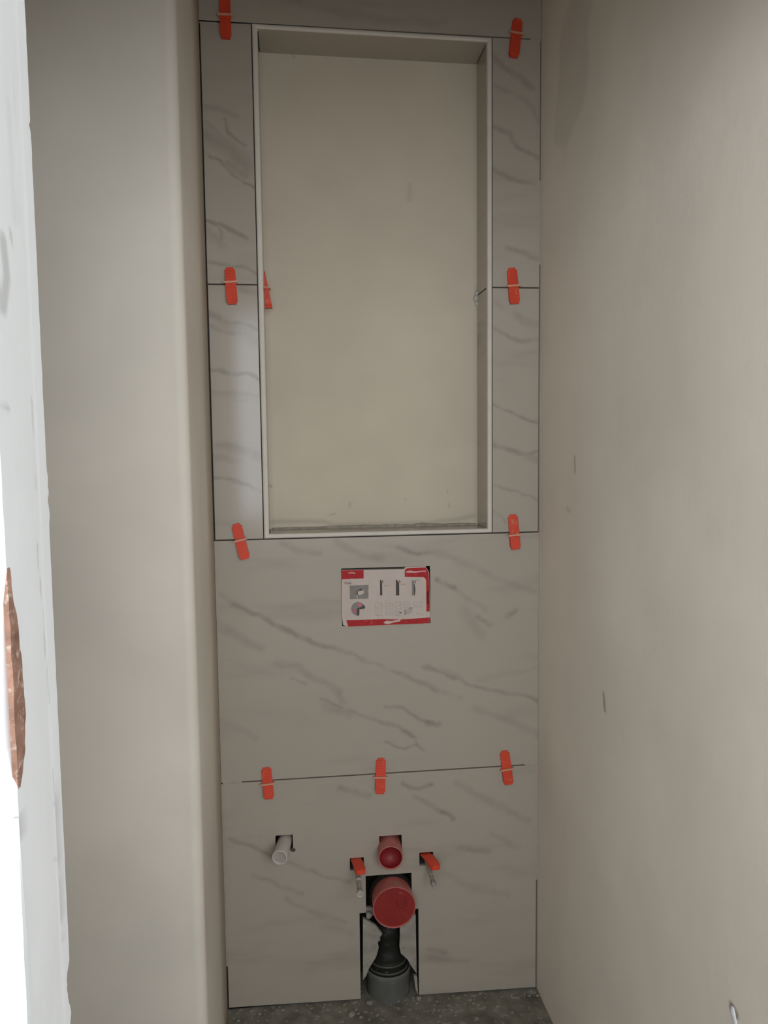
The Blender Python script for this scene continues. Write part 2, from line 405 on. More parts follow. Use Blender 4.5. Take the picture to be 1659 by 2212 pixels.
# niche lining tiles
M_lin = tile_mat('marble_tile_lining', None, 20.0, 0.5)
y0l = 0.0015
def lining(x0, x1, z0, z1):
    bm = bmesh.new(); box(bm, x0, x1, y0l, ND+0.001, z0, z1); return obj('tile', bm, M_lin, wall_back)
lining(NL+0.0025, NIL-0.0005, 1.2035, 1.8020); lining(NL+0.0025, NIL-0.0005, 1.8060, 2.3860)
lining(NIR+0.0005, NR-0.0025, 1.2035, 1.8020); lining(NIR+0.0005, NR-0.0025, 1.8060, 2.3860)
bm = bmesh.new(); prism(bm, [(NIL+.0015, 2.3832), (NIR-.0015, 2.3758), (NIR-.0015, 2.3866), (NIL+.0015, 2.3866)], y0l, ND+0.001); obj('tile', bm, M_lin, wall_back)
lining(NIL+0.0010, NIR-0.0010, 1.2035, NIB-0.0005)

# dark screed mortar bead showing along the back of the sill, a dab on the right reveal joint
def lump(bm, c, r, n=10, m=7, seed=0.0, squash=(1, 1, 1), rough=0.35):
    rings = []
    for k in range(1, m):
        th = math.pi*k/m
        rings.append([])
        for i in range(n):
            a = 2*math.pi*i/n
            d = Vector((math.sin(th)*math.cos(a), math.sin(th)*math.sin(a), math.cos(th)))
            q = r*(1+rough*mnoise.noise(d*1.7+Vector((seed, seed*2, 1))))
            rings[-1].append(Vector(c)+Vector((d.x*q*squash[0], d.y*q*squash[1], d.z*q*squash[2])))
    loft(bm, rings)
M_mortar = simple('grey_mortar', (0.36, 0.315, 0.25), 0.95, 0.1, 0.2, 70)
bm = bmesh.new()
N = 70; ring = []
for i in range(N+1):
    x = NIL+0.004 + (NIR-NIL-0.008)*i/N
    h = 0.004+0.006*max(0, jig(x, 11, 2.2))+0.007*(1 if 0.42 < x < 0.6 else 0)*abs(jig(x, 20, 5))
    d = 0.006+0.006*abs(jig(x, 15, 7))
    ring.append([Vector((x, ND+0.001, NIB-0.001)), Vector((x, ND-d, NIB-0.001)), Vector((x, ND-d*0.5, NIB+h*0.7)), Vector((x, ND+0.001, NIB+h))])
loft(bm, ring); obj('mortar_bead', bm, M_mortar, wall_back)
p = at(1031, 640, ND-0.006)
bm = bmesh.new()
for k, (dx, dz, r) in enumerate(((0, .012, .006), (-.002, 0, .008), (.001, -.013, .006), (0.002, -.024, .0045))):
    lump(bm, (NIR-0.001+dx, ND-0.004, 1.797+dz), r, seed=k*3.1, squash=(.9, .9, 1.1))
obj('mortar_dab', bm, simple('pale_mortar', (0.52, 0.49, 0.43), .95, .1), wall_back, True)

# white edge trim round the niche: four mitred bars, slightly rounded front
def trim(n, a, b, ia, ib):
    """a-b outer corners, ia-ib inner corners (x, z)"""
    bm = bmesh.new()
    rings = []
    for (o, i) in ((a, ia), (b, ib)):
        o = Vector((o[0], 0, o[1])); i = Vector((i[0], 0, i[1]))
        r = []
        for t, y in ((0.0, 0.012), (0.0, 0.0), (0.10, -0.0022), (0.35, -0.0034), (0.65, -0.0034), (0.90, -0.0020), (1.0, 0.0), (1.0, 0.012)):
            v = o.lerp(i, t); r.append(Vector((v.x, y, v.z)))
        rings.append(r)
    loft(bm, rings)
    o = struct(obj('trim_%d' % n, bm, M_trim)); return o
oTL, oTR, oBL, oBR = (NL, 2.3940), (NR, 2.3862), (NL, 1.2000), (NR, 1.2018)
iTL, iTR, iBL, iBR = (NIL, 2.3835), (NIR, 2.3760), (NIL, 1.2112), (NIR, 1.2120)
trim(1, oTL, oTR, iTL, iTR); trim(2, oBL, oBR, iBL, iBR); trim(3, oBL, oTL, iBL, iTL); trim(4, oBR, oTR, iBR, iTR)

# ------------------------------------------------------------------ side walls
# left: short return beside the tiles, a rounded plaster arris, then a face turned to the door
YC = -0.415
bm = bmesh.new(); rings = []
nz = 60
for k in range(nz+1):
    z = -0.03 + (HC+0.03)*k/nz
    w = 0.004*jig(z, 2.3, 4.0)+0.0015*jig(z, 9, 8.0)
    xr = XW0
    yc = YC + w + 0.012*jig(z, 1.1, 1.0)
    r = [Vector((xr, 0.03, z)), Vector((xr+0.0008*jig(z, 3, 2), -0.15, z)), Vector((xr+0.0015*jig(z, 3, 3), yc+0.03, z))]
    R = 0.022
    for a in range(0, 7):
        t = math.radians(90*a/6)
        r.append(Vector((xr-R+R*math.cos(t), yc+R-R*math.sin(t), z)))
    r += [Vector((-0.30, YC+0.002*jig(z, 2, 9), z)), Vector((-0.95, YC, z)), Vector((-0.95, 0.03, z))]
    rings.append(r)
loft(bm, rings)
M_left = plaster('beige_plaster_left', (0.71, 0.63, 0.525), 0.06)
wl = struct(obj('wall_left', bm, M_left, smooth=True))
bm = bmesh.new(); box(bm, -1.02, -0.945, -1.50, 0.05, -0.05, HC); struct(obj('wall_recess', bm, M_wall))

# right wall, with a damp patch, trowel nicks and a drill hole
def rsegs(lines):
    out = []
    for l, w, soft, st in lines:
        pts = [atx(a, b, XW1) for a, b in l]
        for a, b in zip(pts, pts[1:]): out.append((a, b, w, soft, st))
    return out
rm = rsegs([
    ([(1268, -10), (1250, 90)], .055, .5, .10), ([(1238, 90), (1238, 180)], .105, .25, .13), ([(1230, 170), (1222, 240)], .085, .25, .13), ([(1218, 230), (1206, 280)], .040, .3, .12),
    ([(1241, 990), (1242, 1019)], .007, .7, .45), ([(1306, 1500), (1308, 1530)], .009, .7, .55), ([(1578, 2172), (1586, 2186)], .011, .6, .7),
    ([(1224, 1098), (1232, 1104)], .008, .9, .2), ([(1172, 300), (1171, 1500)], .006, 1, .12)])
M_right = plaster('beige_plaster_right', (0.80, 0.71, 0.59), 0.05, True, (0.13, 0.11, 0.085))
bm = bmesh.new()
rings = []
ys = [0.03] + [-1.06*k/265 for k in range(266)] + [-1.15, YF+0.005]
zs = [-0.05+0.6*k/10 for k in range(10)] + [0.55+1.95*k/440 for k in range(441)] + [HC]
for z in zs:
    rings.append([Vector((XW1+0.0012*mnoise.noise(Vector((y*3, z*3, 5.0))), y, z)) for y in ys])
vr = [[bm.verts.new(p) for p in r] for r in rings]
for p, q in zip(vr, vr[1:]):
    for i in range(len(ys)-1): bm.faces.new((p[i], p[i+1], q[i+1], q[i]))
box(bm, XW1+0.004, 0.90, YF+0.005, 0.03, -0.05, HC)
wr = struct(bake(obj('wall_right', bm, M_right, smooth=False), rm, 0.006))
# the pale scratch below the drill hole
bm = bmesh.new()
a = atx(1583, 2186, XW1-0.001); b2 = atx(1592, 2225, XW1-0.001)
for k in range(5):
    c = a.lerp(b2, k/4); lump(bm, c, 0.0065-0.0007*k, seed=k*2.0, squash=(.25, 1, 1.3))
obj('plaster_dab', bm, M_white, wr, True)

# ------------------------------------------------------------------ door wall: broken left jamb in the foreground
M_hall = plaster('white_hall_plaster', (0.78, 0.775, 0.755), 0.03, rough=0.8, bstr=0.0)
jm = []
for l, w, soft, st in (([(8, 520), (16, 600), (10, 660)], .010, .6, .40), ([(24, 500), (26, 520)], .004, .7, .35), ([(18, 876), (20, 880)], .004, .7, .35),
                       ([(36, 1598), (42, 1625)], .005, .7, .4), ([(40, 1770), (44, 1805)], .006, .7, .35), ([(20, 230), (34, 470)], .010, 1, .10), ([(20, 1755), (24, 1775)], .008, 1, .2),
                       ([(70, 860), (80, 1060)], .0020, .8, .30), ([(82, 1180), (108, 1520)], .0018, .8, .38), ([(115, 1665), (135, 2035)], .0018, .8, .35), ([(30, 150), (44, 480)], .002, 1, .16),
                       ([(116, 1735), (130, 1740)], .003, .9, .25), ([(118, 1855), (136, 1858)], .003, .9, .2)):
    pts = [atx(a, b, XJ) for a, b in l]
    for a, b in zip(pts, pts[1:]): jm.append((a, b, w, soft, st))
M_jamb = plaster('white_jamb_plaster', (0.82, 0.80, 0.765), 0.035, True, (0.25, 0.24, 0.22), rough=0.75, bstr=0.2)
zf = {268: 0.004, 1035: -0.0035, 1062: -0.004, 1120: -0.002, 2075: 0.005}
def far_edge(z):
    """how far the inner arris of the jamb is broken back (+) or blobbed out (-)"""
    d = 0.0010*jig(z, 60, 3)+0.0006*jig(z, 150, 9)
    for py, amt, half in ((268, .0045, .004), (1035, -.003, .006), (1062, -.004, .006), (1110, -.003, .008), (2100, .0120, .012), (2135, .0105, .012), (2165, .004, .008), (2200, .008, .010)):
        px = 48+(py/2212)*110
        zz = atx(px, py, XJ).z
        d += amt*max(0.0, 1-((z-zz)/half)**2)
    return d
def near_edge(z):
    d = 0.0010*jig(z, 40, 13)+0.0012*jig(z, 16, 19)
    z0, z1 = atx(20, 1730, XJ).z, atx(0, 1220, XJ).z
    k = min(1.0, max(0.0, (z-z0)/0.03))*min(1.0, max(0.0, (z1-z)/0.09))
    return d + k*(0.018+0.004*jig(z, 30, 2))
# measured line of the outer arris
pn = atx(50, 2000, XJ); YN = pn.y
bm = bmesh.new(); rings = []
zs = [-0.05+0.62*k/30 for k in range(30)] + [0.57+1.40*k/420 for k in range(421)] + [2.0, 2.06, 2.10]
for z in zs:
    f = far_edge(z) if z < 1.99 else 0; nn = near_edge(z)
    YFk = YF - f*0.9
    r = [Vector((-1.0, YF, z)), Vector((XJ-0.010-max(f, 0), YF, z)), Vector((XJ-0.0015-max(f, 0)*.8, YFk-0.0006, z)), Vector((XJ, YFk-0.003, z)),
         Vector((XJ-0.0002, YF-0.022, z)), Vector((XJ-0.0003, YF-0.024, z)), Vector((XJ-0.0004, YF-0.026, z)),
         *[Vector((XJ-0.0005+0.0006*jig(z, 8, 4)*math.sin(math.pi*q_), YF-0.026+(YN+0.022-YF+0.026)*q_, z)) for q_ in [j_/20 for j_ in range(1, 20)]],
         Vector((XJ-0.0005, YN+0.004+nn, z)), Vector((XJ-0.003-nn*0.35, YN+0.001+nn*0.4, z)), Vector((XJ-0.008-nn*0.8, YN, z)), Vector((-1.0, YN, z))]
    rings.append(r)
loft(bm, rings)
dw = struct(bake(obj('wall_front', bm, M_jamb, smooth=False), jm, 0.002))
# broken arris: raw brick showing along the outer edge of the jamb
bm = bmesh.new(); rings = []
z0, z1 = atx(24, 1725, XJ).z, atx(0, 1235, XJ).z
for k in range(61):
    z = z0+(z1-z0)*k/60; w = 0.020*math.sin(math.pi*min(1.0, (k/60)**0.7))+0.0035*jig(z, 45, 6)+0.002*jig(z, 110, 2)
    w = max(w, 0.0015)
    rings.append([Vector((XJ-0.004, YN+0.005, z)), Vector((XJ-0.0004+.0006*jig(z, 60, 1), YN+0.006+0.0012*jig(z, 50, 2), z)), Vector((XJ+0.0003+.0005*jig(z, 70, 3), YN+0.008+w, z)), Vector((XJ-0.003, YN+0.012+w, z))])
loft(bm, rings)
o = obj('exposed_brick', bm, simple('raw_brick', (0.30, 0.165, 0.115), 0.9, 0.1, 0.30, 60, dirt=(0.48, 0.36, 0.28), dirt_amt=0.25), dw)
o['label'] = 'raw reddish brick showing at the broken plaster edge'
# ragged gypsum flap on the outer arris below the brick
bm = bmesh.new(); rings = []
za = 0.56; zb_ = atx(36, 1770, XJ).z
for k in range(81):
    z = za+(zb_-za)*k/80
    tp = min(1.0, (80-k)/40+0.01)
    w = (0.0045+0.0030*jig(z, 22, 8)+0.0018*jig(z, 70, 4))*min(1.0, (80-k)/14+0.02)
    rings.append([Vector((XJ-0.03, YN-0.004*tp, z)), Vector((XJ-0.0002+0.0008*tp, YN-0.004*tp+0.001*jig(z, 40, 4), z)), Vector((XJ+0.0006, YN+w, z)), Vector((XJ-0.02, YN+w*.6, z))])
loft(bm, rings); obj('gypsum_flap', bm, M_hall, dw)

bm = bmesh.new(); box(bm, -1.0, 1.35, YN, YF, ZL, HC); struct(obj('wall_lintel', bm, M_hall))
bm = bmesh.new(); box(bm, XJR+0.02, 1.35, YN, YF, -0.05, ZL); box(bm, 0.90, 1.35, YF, 0.05, -0.05, HC); struct(obj('wall_front', bm, M_hall))

# hall behind the camera with its window
bm = bmesh.new(); box(bm, -1.6, -1.5, WY-0.2, YN, -0.05, HC); box(bm, -1.5, -1.0, YN, YF, -0.05, HC); struct(obj('wall_hall_left', bm, M_hall))
bm = bmesh.new(); box(bm, 2.0, 2.1, WY-0.2, YN, -0.05, HC); box(bm, 1.35, 2.0, YN, YF, -0.05, HC); struct(obj('wall_hall_right', bm, M_hall))
bm = plate(-1.6, 2.1, (-0.05, -0.05), (HC, HC), WY-0.22, WY, [(WX0, WX1, WZ0, WZ1)]); struct(obj('wall_hall_back', bm, M_hall))
w1 = struct(obj('window_1', plate(WX0, WX1, (WZ0, WZ0), (WZ1, WZ1), WY-0.09, WY-0.03,
            [(WX0+.06, -.03, WZ0+.06, WZ1-.06), (.03, WX1-.06, WZ0+.06, WZ1-.06)]), M_trim))

# ------------------------------------------------------------------ levelling wedges across the joints
M_or = simple('orange_plastic', (0.66, 0.060, 0.024), 0.5, 0.3, 0.08, 30, dirt=(0.62, 0.15, 0.07), dirt_amt=0.05)
M_clip = simple('pale_clip_plastic', (0.62, 0.30, 0.18), 0.4, 0.5, 0.08, 40)
def wedge_mesh(bm, L, up, w=0.0245, t0=0.0025, t1=0.0135, n=26):
    """strip along local Z from -L..up, tapering in thickness (thick at the lower end), toothed face"""
    rings = []
    H = L+up
    for k in range(n+1):
        s = k/n; z = -L+H*s
        t = t1+(t0-t1)*s
        tooth = 0.0002 if k % 2 else 0.0
        e = 0.0
        if s < 0.04: e = 0.0025
        if s > 0.96: e = 0.004
        hw = w/2-e
        rings.append([Vector((-hw, -0.0006, z)), Vector((hw, -0.0006, z)), Vector((hw, -t, z)), Vector((hw-0.003, -t-tooth, z)), Vector((-hw+0.003, -t-tooth, z)), Vector((-hw, -t, z))])
    loft(bm, rings)
def leveller(top, bot, joint_y, label, t1=0.0135, w=0.0245):
    a, b = at(*top), at(*bot)
    jx = top[0]+(bot[0]-top[0])*(joint_y-top[1])/(bot[1]-top[1])
    o = at(jx, joint_y)
    ax = (a-b).normalized(); ang = math.atan2(ax.x, ax.z)
    up = (a-o).length; dn = (o-b).length-0.004
    t = thing('levelling_wedge', label, 'tile wedge', o, 'orange tile levelling wedges on the joints')
    t.rotation_euler = (0, ang, 0)
    bm = bmesh.new(); wedge_mesh(bm, dn, up, w, 0.003, t1)
    wd = obj('wedge', bm, M_or); wd.parent = t
    bm = bmesh.new()
    th = t1*0.62+0.002
    box(bm, -0.017, 0.017, -th-0.0032, -th+0.0004, -0.0020, 0.0022)
    box(bm, -0.017, -0.0128, -th, 0.004, -0.0014, 0.0014); box(bm, 0.0128, 0.017, -th, 0.004, -0.0014, 0.0014)
    c = obj('clip', bm, M_clip); c.parent = t; c['label'] = 'pale clip bar holding the wedge at the joint'
    return t
leveller((485, -22), (489, 90), 37, 'orange levelling wedge cut off by the photo top, above the upper left tile strip')
leveller((1118, 41), (1107, 130), 76, 'orange levelling wedge leaning left at the top right corner of the niche wall')
leveller((496, 578), (503, 662), 611, 'orange levelling wedge on the mid joint of the left tile strip')
leveller((1105, 579), (1110, 661), 619, 'orange levelling wedge on the mid joint of the right tile strip')
leveller((510, 1131), (531, 1210), 1166, 'strongly tilted orange levelling wedge below the lower left niche corner')
leveller((1107, 1111), (1112, 1189), 1155, 'orange levelling wedge with mortar dab below the lower right niche corner')
leveller((575, 1657), (582, 1725), 1690, 'orange levelling wedge on the low joint, nearest the left wall')
leveller((823, 1637), (820, 1714), 1676, 'orange levelling wedge in the middle of the low joint below the printed cover')
leveller((1089, 1621), (1097, 1694), 1659, 'orange levelling wedge on the low joint, nearest the right wall')
# wedge on the joint of the niche's left reveal, seen edge-on from the door
t = thing('levelling_wedge', 'orange levelling wedge seen edge-on, inside the niche at its left reveal', 'tile wedge', (NIL+0.0006, 0.045, 1.8045), 'orange tile levelling wedges on the joints')
t.rotation_euler = (0, 0, math.radians(90))
bm = bmesh.new(); wedge_mesh(bm, 0.047, 0.040, 0.0245, 0.0022, 0.0185); wd = obj('wedge', bm, M_or); wd.parent = t
bm = bmesh.new(); box(bm, -0.017, 0.017, -0.0150, -0.0112, -0.0018, 0.0018); box(bm, -0.017, -0.0128, -0.0115, 0.002, -0.0014, 0.0014); box(bm, 0.0128, 0.017, -0.0115, 0.002, -0.0014, 0.0014)
c = obj('clip', bm, M_clip); c.parent = t

# ------------------------------------------------------------------ printed cover in the service opening
CY = -0.0050
def cp(cx, cy, Y=CY):                                  # position on the cover face
    p = at(700+cx/6.381, 1190+cy/6.381, Y); return (p.x, p.z)
M_card = simple('white_card', (0.56, 0.462, 0.390), 0.7, 0.2, 0.04, 30)
M_redp = simple('red_print', (0.42, 0.032, 0.034), 0.7, 0.12, 0.08, 60, dirt=(0.50, 0.14, 0.12), dirt_amt=0.0)
M_grey = simple('grey_print', (0.245, 0.21, 0.18), 0.6, 0.3, 0.08, 80)
M_dark = simple('dark_print', (0.075, 0.058, 0.048), 0.6, 0.3, 0.25, 200)
M_pale = simple('pale_grey_print', (0.42, 0.365, 0.32), 0.6, 0.3, 0.08, 150)
cpos = cp(850, 940)
cover = thing('service_cover', 'white and red printed card cover set in the service opening under the niche', 'cover', (cpos[0], 0.0, cpos[1]))
bm = bmesh.new()
prism(bm, [cp(*q) for q in ((246, 268), (546, 262), (1100, 250), (1130, 222), (1400, 212), (1446, 290), (1452, 500), (1462, 720), (1464, 930), (1452, 985), (1400, 1000), (900, 1020), (330, 1046), (262, 1020), (246, 900))], CY, 0.030)
body = obj('card', bm, M_card, cover)
def printed(name, polys, mat, lift=0.0004, parent=None):
    bm = bmesh.new()
    for pl in polys: prism(bm, [cp(*q) for q in pl], CY-lift, CY+0.0002)
    return obj(name, bm, mat, parent or cover)
def bar(x0, y0, x1, y1, w):
    dx, dy = x1-x0, y1-y0; L = math.hypot(dx, dy); nx, ny = -dy/L*w/2, dx/L*w/2
    return [(x0+nx, y0+ny), (x1+nx, y1+ny), (x1-nx, y1-ny), (x0-nx, y0-ny)]
printed('red_corner', [[(247, 270), (545, 264), (546, 378), (247, 392)]], M_redp)
printed('red_corner', [[(1112, 268), (1140, 240), (1400, 226), (1440, 290), (1450, 500), (1458, 720), (1458, 832), (1412, 836), (1408, 420), (1400, 385), (1370, 362), (1112, 358)]], M_redp)
printed('red_band', [[(306, 955), (820, 940), (1030, 945), (1200, 938), (1460, 915), (1462, 970), (1440, 994), (1380, 1000), (900, 1018), (332, 1044)]], M_redp)
printed('torn_patch', [[(818, 985), (860, 962), (930, 968), (1060, 940), (1040, 972), (960, 985), (890, 1008), (840, 1004)]], M_card, 0.0008)
printed('torn_patch', [[(1120, 285), (1180, 268), (1260, 280), (1400, 268), (1404, 284), (1240, 302), (1140, 300)]], simple('torn_pink_card', (0.66, 0.36, 0.33), .8, .2), 0.0008)
printed('torn_patch', [[(330, 300), (390, 288), (440, 302), (420, 322), (400, 312), (340, 312)]], simple('torn_rose_card', (0.60, 0.27, 0.24), .8, .2), 0.0008)
printed('dark_slot', [[(1412, 560), (1440, 540), (1444, 735), (1420, 735)]], simple('dark_red_slot', (0.16, 0.012, 0.012), .7, .2), 0.0007)
pic = printed('picture', [[(353, 478), (612, 470), (612, 658), (355, 664)]], M_grey)
printed('picture_box', [[(462, 560), (545, 545), (548, 585), (505, 606), (468, 604)]], M_card, 0.0007, pic)
printed('picture_shadow', [[(446, 545), (462, 552), (466, 604), (450, 602)], [(470, 540), (500, 522), (530, 524), (520, 540), (480, 552)]], M_dark, 0.0007, pic)
printed('picture_pointer', [bar(458, 610, 455, 690, 9)], M_card, 0.0007, pic)
# round picture, quarter cut away
cc, rx, ry = (470, 800), 96, 96
arc = [(cc[0]+rx*math.cos(math.radians(a)), cc[1]-ry*math.sin(math.radians(a))) for a in range(10, 276, 8)]
rp = printed('round_picture', [arc+[(cc[0]+10, cc[1]-8)]], M_grey)
printed('round_picture_wall', [[(452, 792), (520, 770), (545, 740), (568, 778), (560, 795), (488, 806), (486, 888), (455, 890)]], M_dark, 0.0007, rp)
for q in ((490, 742, 22, 26), (420, 822, 22, 28)):
    printed('red_dot', [[(q[0]+q[2]*math.cos(math.radians(a)), q[1]+q[3]*math.sin(math.radians(a))) for a in range(0, 360, 24)]], simple('pink_print', (0.60, 0.12, 0.19), .6, .3) if q[0] > 450 else bpy.data.materials['pink_print'], 0.0009, rp)
for (x, m2, wd) in ((785, M_dark, 30), (1012, M_dark, 46), (1228, M_grey, 36)):
    printed('section_drawing', [[(x-wd/2, 400), (x-wd/2+16, 398), (x+wd/2, 440), (x+wd/2+2, 612), (x-wd/2+2, 614)]], m2)
    printed('section_drawing', [[(x+wd/2-4, 408), (x+wd/2+8, 404), (x+wd/2+20, 438), (x+wd/2+8, 442)]], M_dark)
printed('section_drawing', [[(1236, 450), (1248, 460), (1260, 540), (1252, 610), (1240, 610)]], M_dark, 0.0006)
printed('caption', [bar(826, 482, 888, 480, 20)], M_pale); printed('caption', [bar(1056, 464, 1122, 462, 22)], M_pale); printed('caption', [bar(1255, 408, 1330, 402, 22)], M_pale)
lines = []
for (x0, y0, x1, y1) in ((710, 715, 800, 800), (850, 725, 950, 800), (985, 705, 1060, 800), (1105, 700, 1180, 785), (1235, 705, 1350, 775), (712, 825, 800, 890), (845, 830, 950, 885), (975, 835, 1050, 890)):
    for b_ in ((x0, y0, x1, y0), (x0, y1, x1, y1), (x0, y0, x0, y1), (x1, y0, x1, y1), (x0+12, y1-18, x1-12, y0+24)): lines.append(bar(*b_, 7))
printed('line_drawings', lines, M_pale, 0.0003)
printed('step_drawing', [[(1115, 815), (1200, 780), (1222, 785), (1218, 850), (1128, 880)]], M_pale, 0.0005)
printed('step_drawing', [bar(1112, 812, 1120, 884, 14), bar(1180, 790, 1215, 782, 12), bar(1040, 845, 1070, 858, 20)], M_grey, 0.0007)
printed('step_drawing', [bar(1270, 855, 1380, 882, 8)], M_pale, 0.0005)
# printed word at the upper left
cu = bpy.data.curves.new('word', 'FONT'); cu.body = 'Visia'; cu.size = 0.0095; cu.extrude = 0.0002
to = bpy.data.objects.new('word', cu); C.objects.link(to)
dg = bpy.context.evaluated_depsgraph_get()
me = bpy.data.meshes.new_from_object(to.evaluated_get(dg)); bpy.data.objects.remove(to)
w = bpy.data.objects.new('word', me); C.objects.link(w); me.materials.append(M_dark)
a = cp(278, 462); w.location = (a[0], CY-0.0004, a[1]); w.rotation_euler = (math.radians(90), math.radians(-1.5), 0)
w.parent = cover; w.matrix_parent_inverse = cover.matrix_basis.inverted()

# ------------------------------------------------------------------ pipework
M_pink = simple('pinkish_red_plastic', (0.48, 0.125, 0.105), 0.45, 0.4, 0.10, 25, dirt=(0.40, 0.19, 0.16), dirt_amt=0.3)
M_redc = simple('red_plastic', (0.27, 0.026, 0.020), 0.55, 0.25, 0.10, 18, dirt=(0.27, 0.08, 0.06), dirt_amt=0.05)
M_redin = simple('deep_red_plastic', (0.24, 0.014, 0.016), 0.5, 0.4, 0.08, 25)
M_blk = simple('black_pipe', (0.014, 0.0135, 0.010), 0.55, 0.2, 0.15, 40, dirt=(0.10, 0.092, 0.072), dirt_amt=0.02)
M_gpipe = simple('grey_pipe', (0.13, 0.125, 0.108), 0.7, 0.2, 0.12, 16, dirt=(0.20, 0.185, 0.155), dirt_amt=0.1)
M_conduit = simple('white_tube', (0.50, 0.445, 0.385), 0.5, 0.3, 0.06, 30)
M_rod = simple('plaster_splashed_rod', (0.36, 0.32, 0.27), 0.6, 0.4, 0.2, 120, dirt=(0.10, 0.085, 0.07), dirt_amt=0.1)

# upper red sleeve, open to the front
f = at(844, 1854, -0.050); r = 0.0308
s = thing('flush_pipe_sleeve', 'small open red plastic sleeve above the big red cap', 'pipe', (f.x, 0, f.z-r))
bm = bmesh.new()
SB = Vector((f.x+0.0065, 0.05, f.z-0.001)); SA = Vector((f.x, -0.05, f.z))-SB
lathe(bm, SB, SA, [(0.0, r*.97), (0.05, r*.985), (0.0985, r), (0.100, r*.99), (0.100, r-.0022), (0.096, r-.003)], 48)
obj('sleeve', bm, M_pink, s, True)
bm = bmesh.new()
lathe(bm, SB, SA, [(0.0965, r-.0031), (0.074, r*.88)], 48, False, True)
obj('inside', bm, M_redin, s, True)
# big red end cap on the soil bend
f = at(852, 1961, -0.052); r = 0.0540
s = thing('soil_pipe_cap', 'big round red plastic cap closing the soil pipe', 'pipe cap', (f.x, 0, f.z-r))
bm = bmesh.new()
lathe(bm, (f.x, -0.052, f.z), (0, 1, 0), [(0.0035, r-.0030), (0.0, r-.0022), (-.0010, r-.0010), (0.0005, r), (0.006, r), (0.020, r*.985), (0.050, r*.965), (0.054, r*.96)], 64)
obj('rim', bm, M_pink, s, True)
bm = bmesh.new()
lathe(bm, (f.x, -0.052, f.z), (0, 1, 0), [(0.0036, r-.0030), (0.0030, r*.80), (0.0034, r*.45), (0.0036, 0.0015)], 64, False, True)
obj('face', bm, M_redc, s, True)
e = at(868, 1951, -0.050)
bm = bmesh.new(); lathe(bm, (e.x, -0.0478, e.z), (0, -1, 0), [(0, .0135), (0.0014, .0132), (0.0014, .0100), (0.0, .0098)], 32); obj('embossed_ring', bm, M_redin, s, True)
cx, cz = f.x, f.z
# black bend and vertical pipe dropping into the grey socket
path = [(cx, 0.004, cz), (cx, 0.02, cz-.001), (cx-.001, 0.040, cz-.010), (cx-.003, 0.052, cz-.030), (cx-.004, 0.056, cz-.055)]
bm = bmesh.new(); rings = []
for i, p in enumerate(path):
    p = Vector(p); q = Vector(path[min(i+1, len(path)-1)])-Vector(path[max(i-1, 0)]); q.normalize()
    u = Vector((1, 0, 0)); w_ = q.cross(u).normalized()
    rr = (0.058, 0.057, 0.053, 0.046, 0.036, 0.030)[i]
    rings.append([p+(u*math.cos(2*math.pi*k/32)+w_*math.sin(2*math.pi*k/32))*rr for k in range(32)])
loft(bm, rings, True, True); tag(obj('soil_bend', bm, M_blk, smooth=True), 'black pipe bend in the dark hole behind the big red cap', 'pipe')
s = thing('soil_reducer', 'black ringed reducer pipe between the red cap and the grey socket', 'pipe', (cx-0.006, 0.03, 0.0))
ax_, ay_ = cx-0.008, 0.038
def zpx(py, Y): return at(842, py, Y).z
bm = bmesh.new()
prof = [(zpx(2009, 0.0), .0300), (zpx(2030, 0.0), .0305), (zpx(2055, 0.0), .0310), (zpx(2062, 0), .0330), (zpx(2078, 0), .0420), (zpx(2084, -0.01), .0470), (zpx(2090, -0.01), .0485), (zpx(2093, -0.01), .0470), (zpx(2100, -0.01), .0490), (zpx(2112, -0.01), .0515), (zpx(2118, -0.01), .0530), (-0.02, .0530)]
lathe(bm, (ax_, ay_, 0), (0, 0, 1), prof[::-1], 48, False, True); obj('spigot', bm, M_blk, s, True)
zt = zpx(2096, -0.02)
for k, (dz, rr) in enumerate(((0.006, .0500), (-0.010, .0545))):
    bm = bmesh.new(); lathe(bm, (ax_, ay_, zt+dz-0.006), (0, 0, 1), [(-.0028, rr-.003), (-.0022, rr), (0.0022, rr), (0.0028, rr-.003)], 48); obj('seal_ring', bm, simple('dark_seal', (0.060, 0.058, 0.048), .5, .4) if k == 0 else bpy.data.materials['dark_seal'], s, True)
s = thing('pipe_socket', 'grey pipe socket standing at the floor under the black pipe', 'pipe', (ax_, ay_, -0.03))
zt2 = zpx(2117, -0.028)
bm = bmesh.new()
lathe(bm, (ax_, ay_, -0.035), (0, 0, 1), [(0.0, .0560), (0.035+zt2-.016, .0570), (0.035+zt2-.010, .0592), (0.035+zt2-.002, .0596), (0.035+zt2, .0580), (0.035+zt2, .0553), (0.035+zt2-.03, .0545)], 56)
obj('socket', bm, M_gpipe, s, True)

# loose gypsum pieces filling the slot on both sides of the black pipe
M_inf = simple('dusty_gypsum', (0.34, 0.300, 0.245), 0.9, 0.1, 0.16, 28, dirt=(0.20, 0.175, 0.14), dirt_amt=0.1)
def q2(px, py): p = at(px, py, 0.004); return (p.x, p.z)
bm = bmesh.new(); prism(bm, [q2(*q) for q in ((784, 1984), (796, 1990), (812, 2000), (822, 2013), (826, 2018), (820, 2026), (822, 2030), (816, 2036), (818, 2046), (816, 2056), (812, 2068), (806, 2078), (797, 2092), (791, 2108), (784, 2118))], 0.004, 0.014)
obj('gypsum_piece', bm, M_inf, wall_back)
bm = bmesh.new(); prism(bm, [q2(*q) for q in ((864, 2000), (898, 1975), (900, 2104), (896, 2098), (889, 2088), (880, 2072), (866, 2060), (863, 2046), (864, 2024))], 0.004, 0.014)
obj('gypsum_piece', bm, M_inf, wall_back)
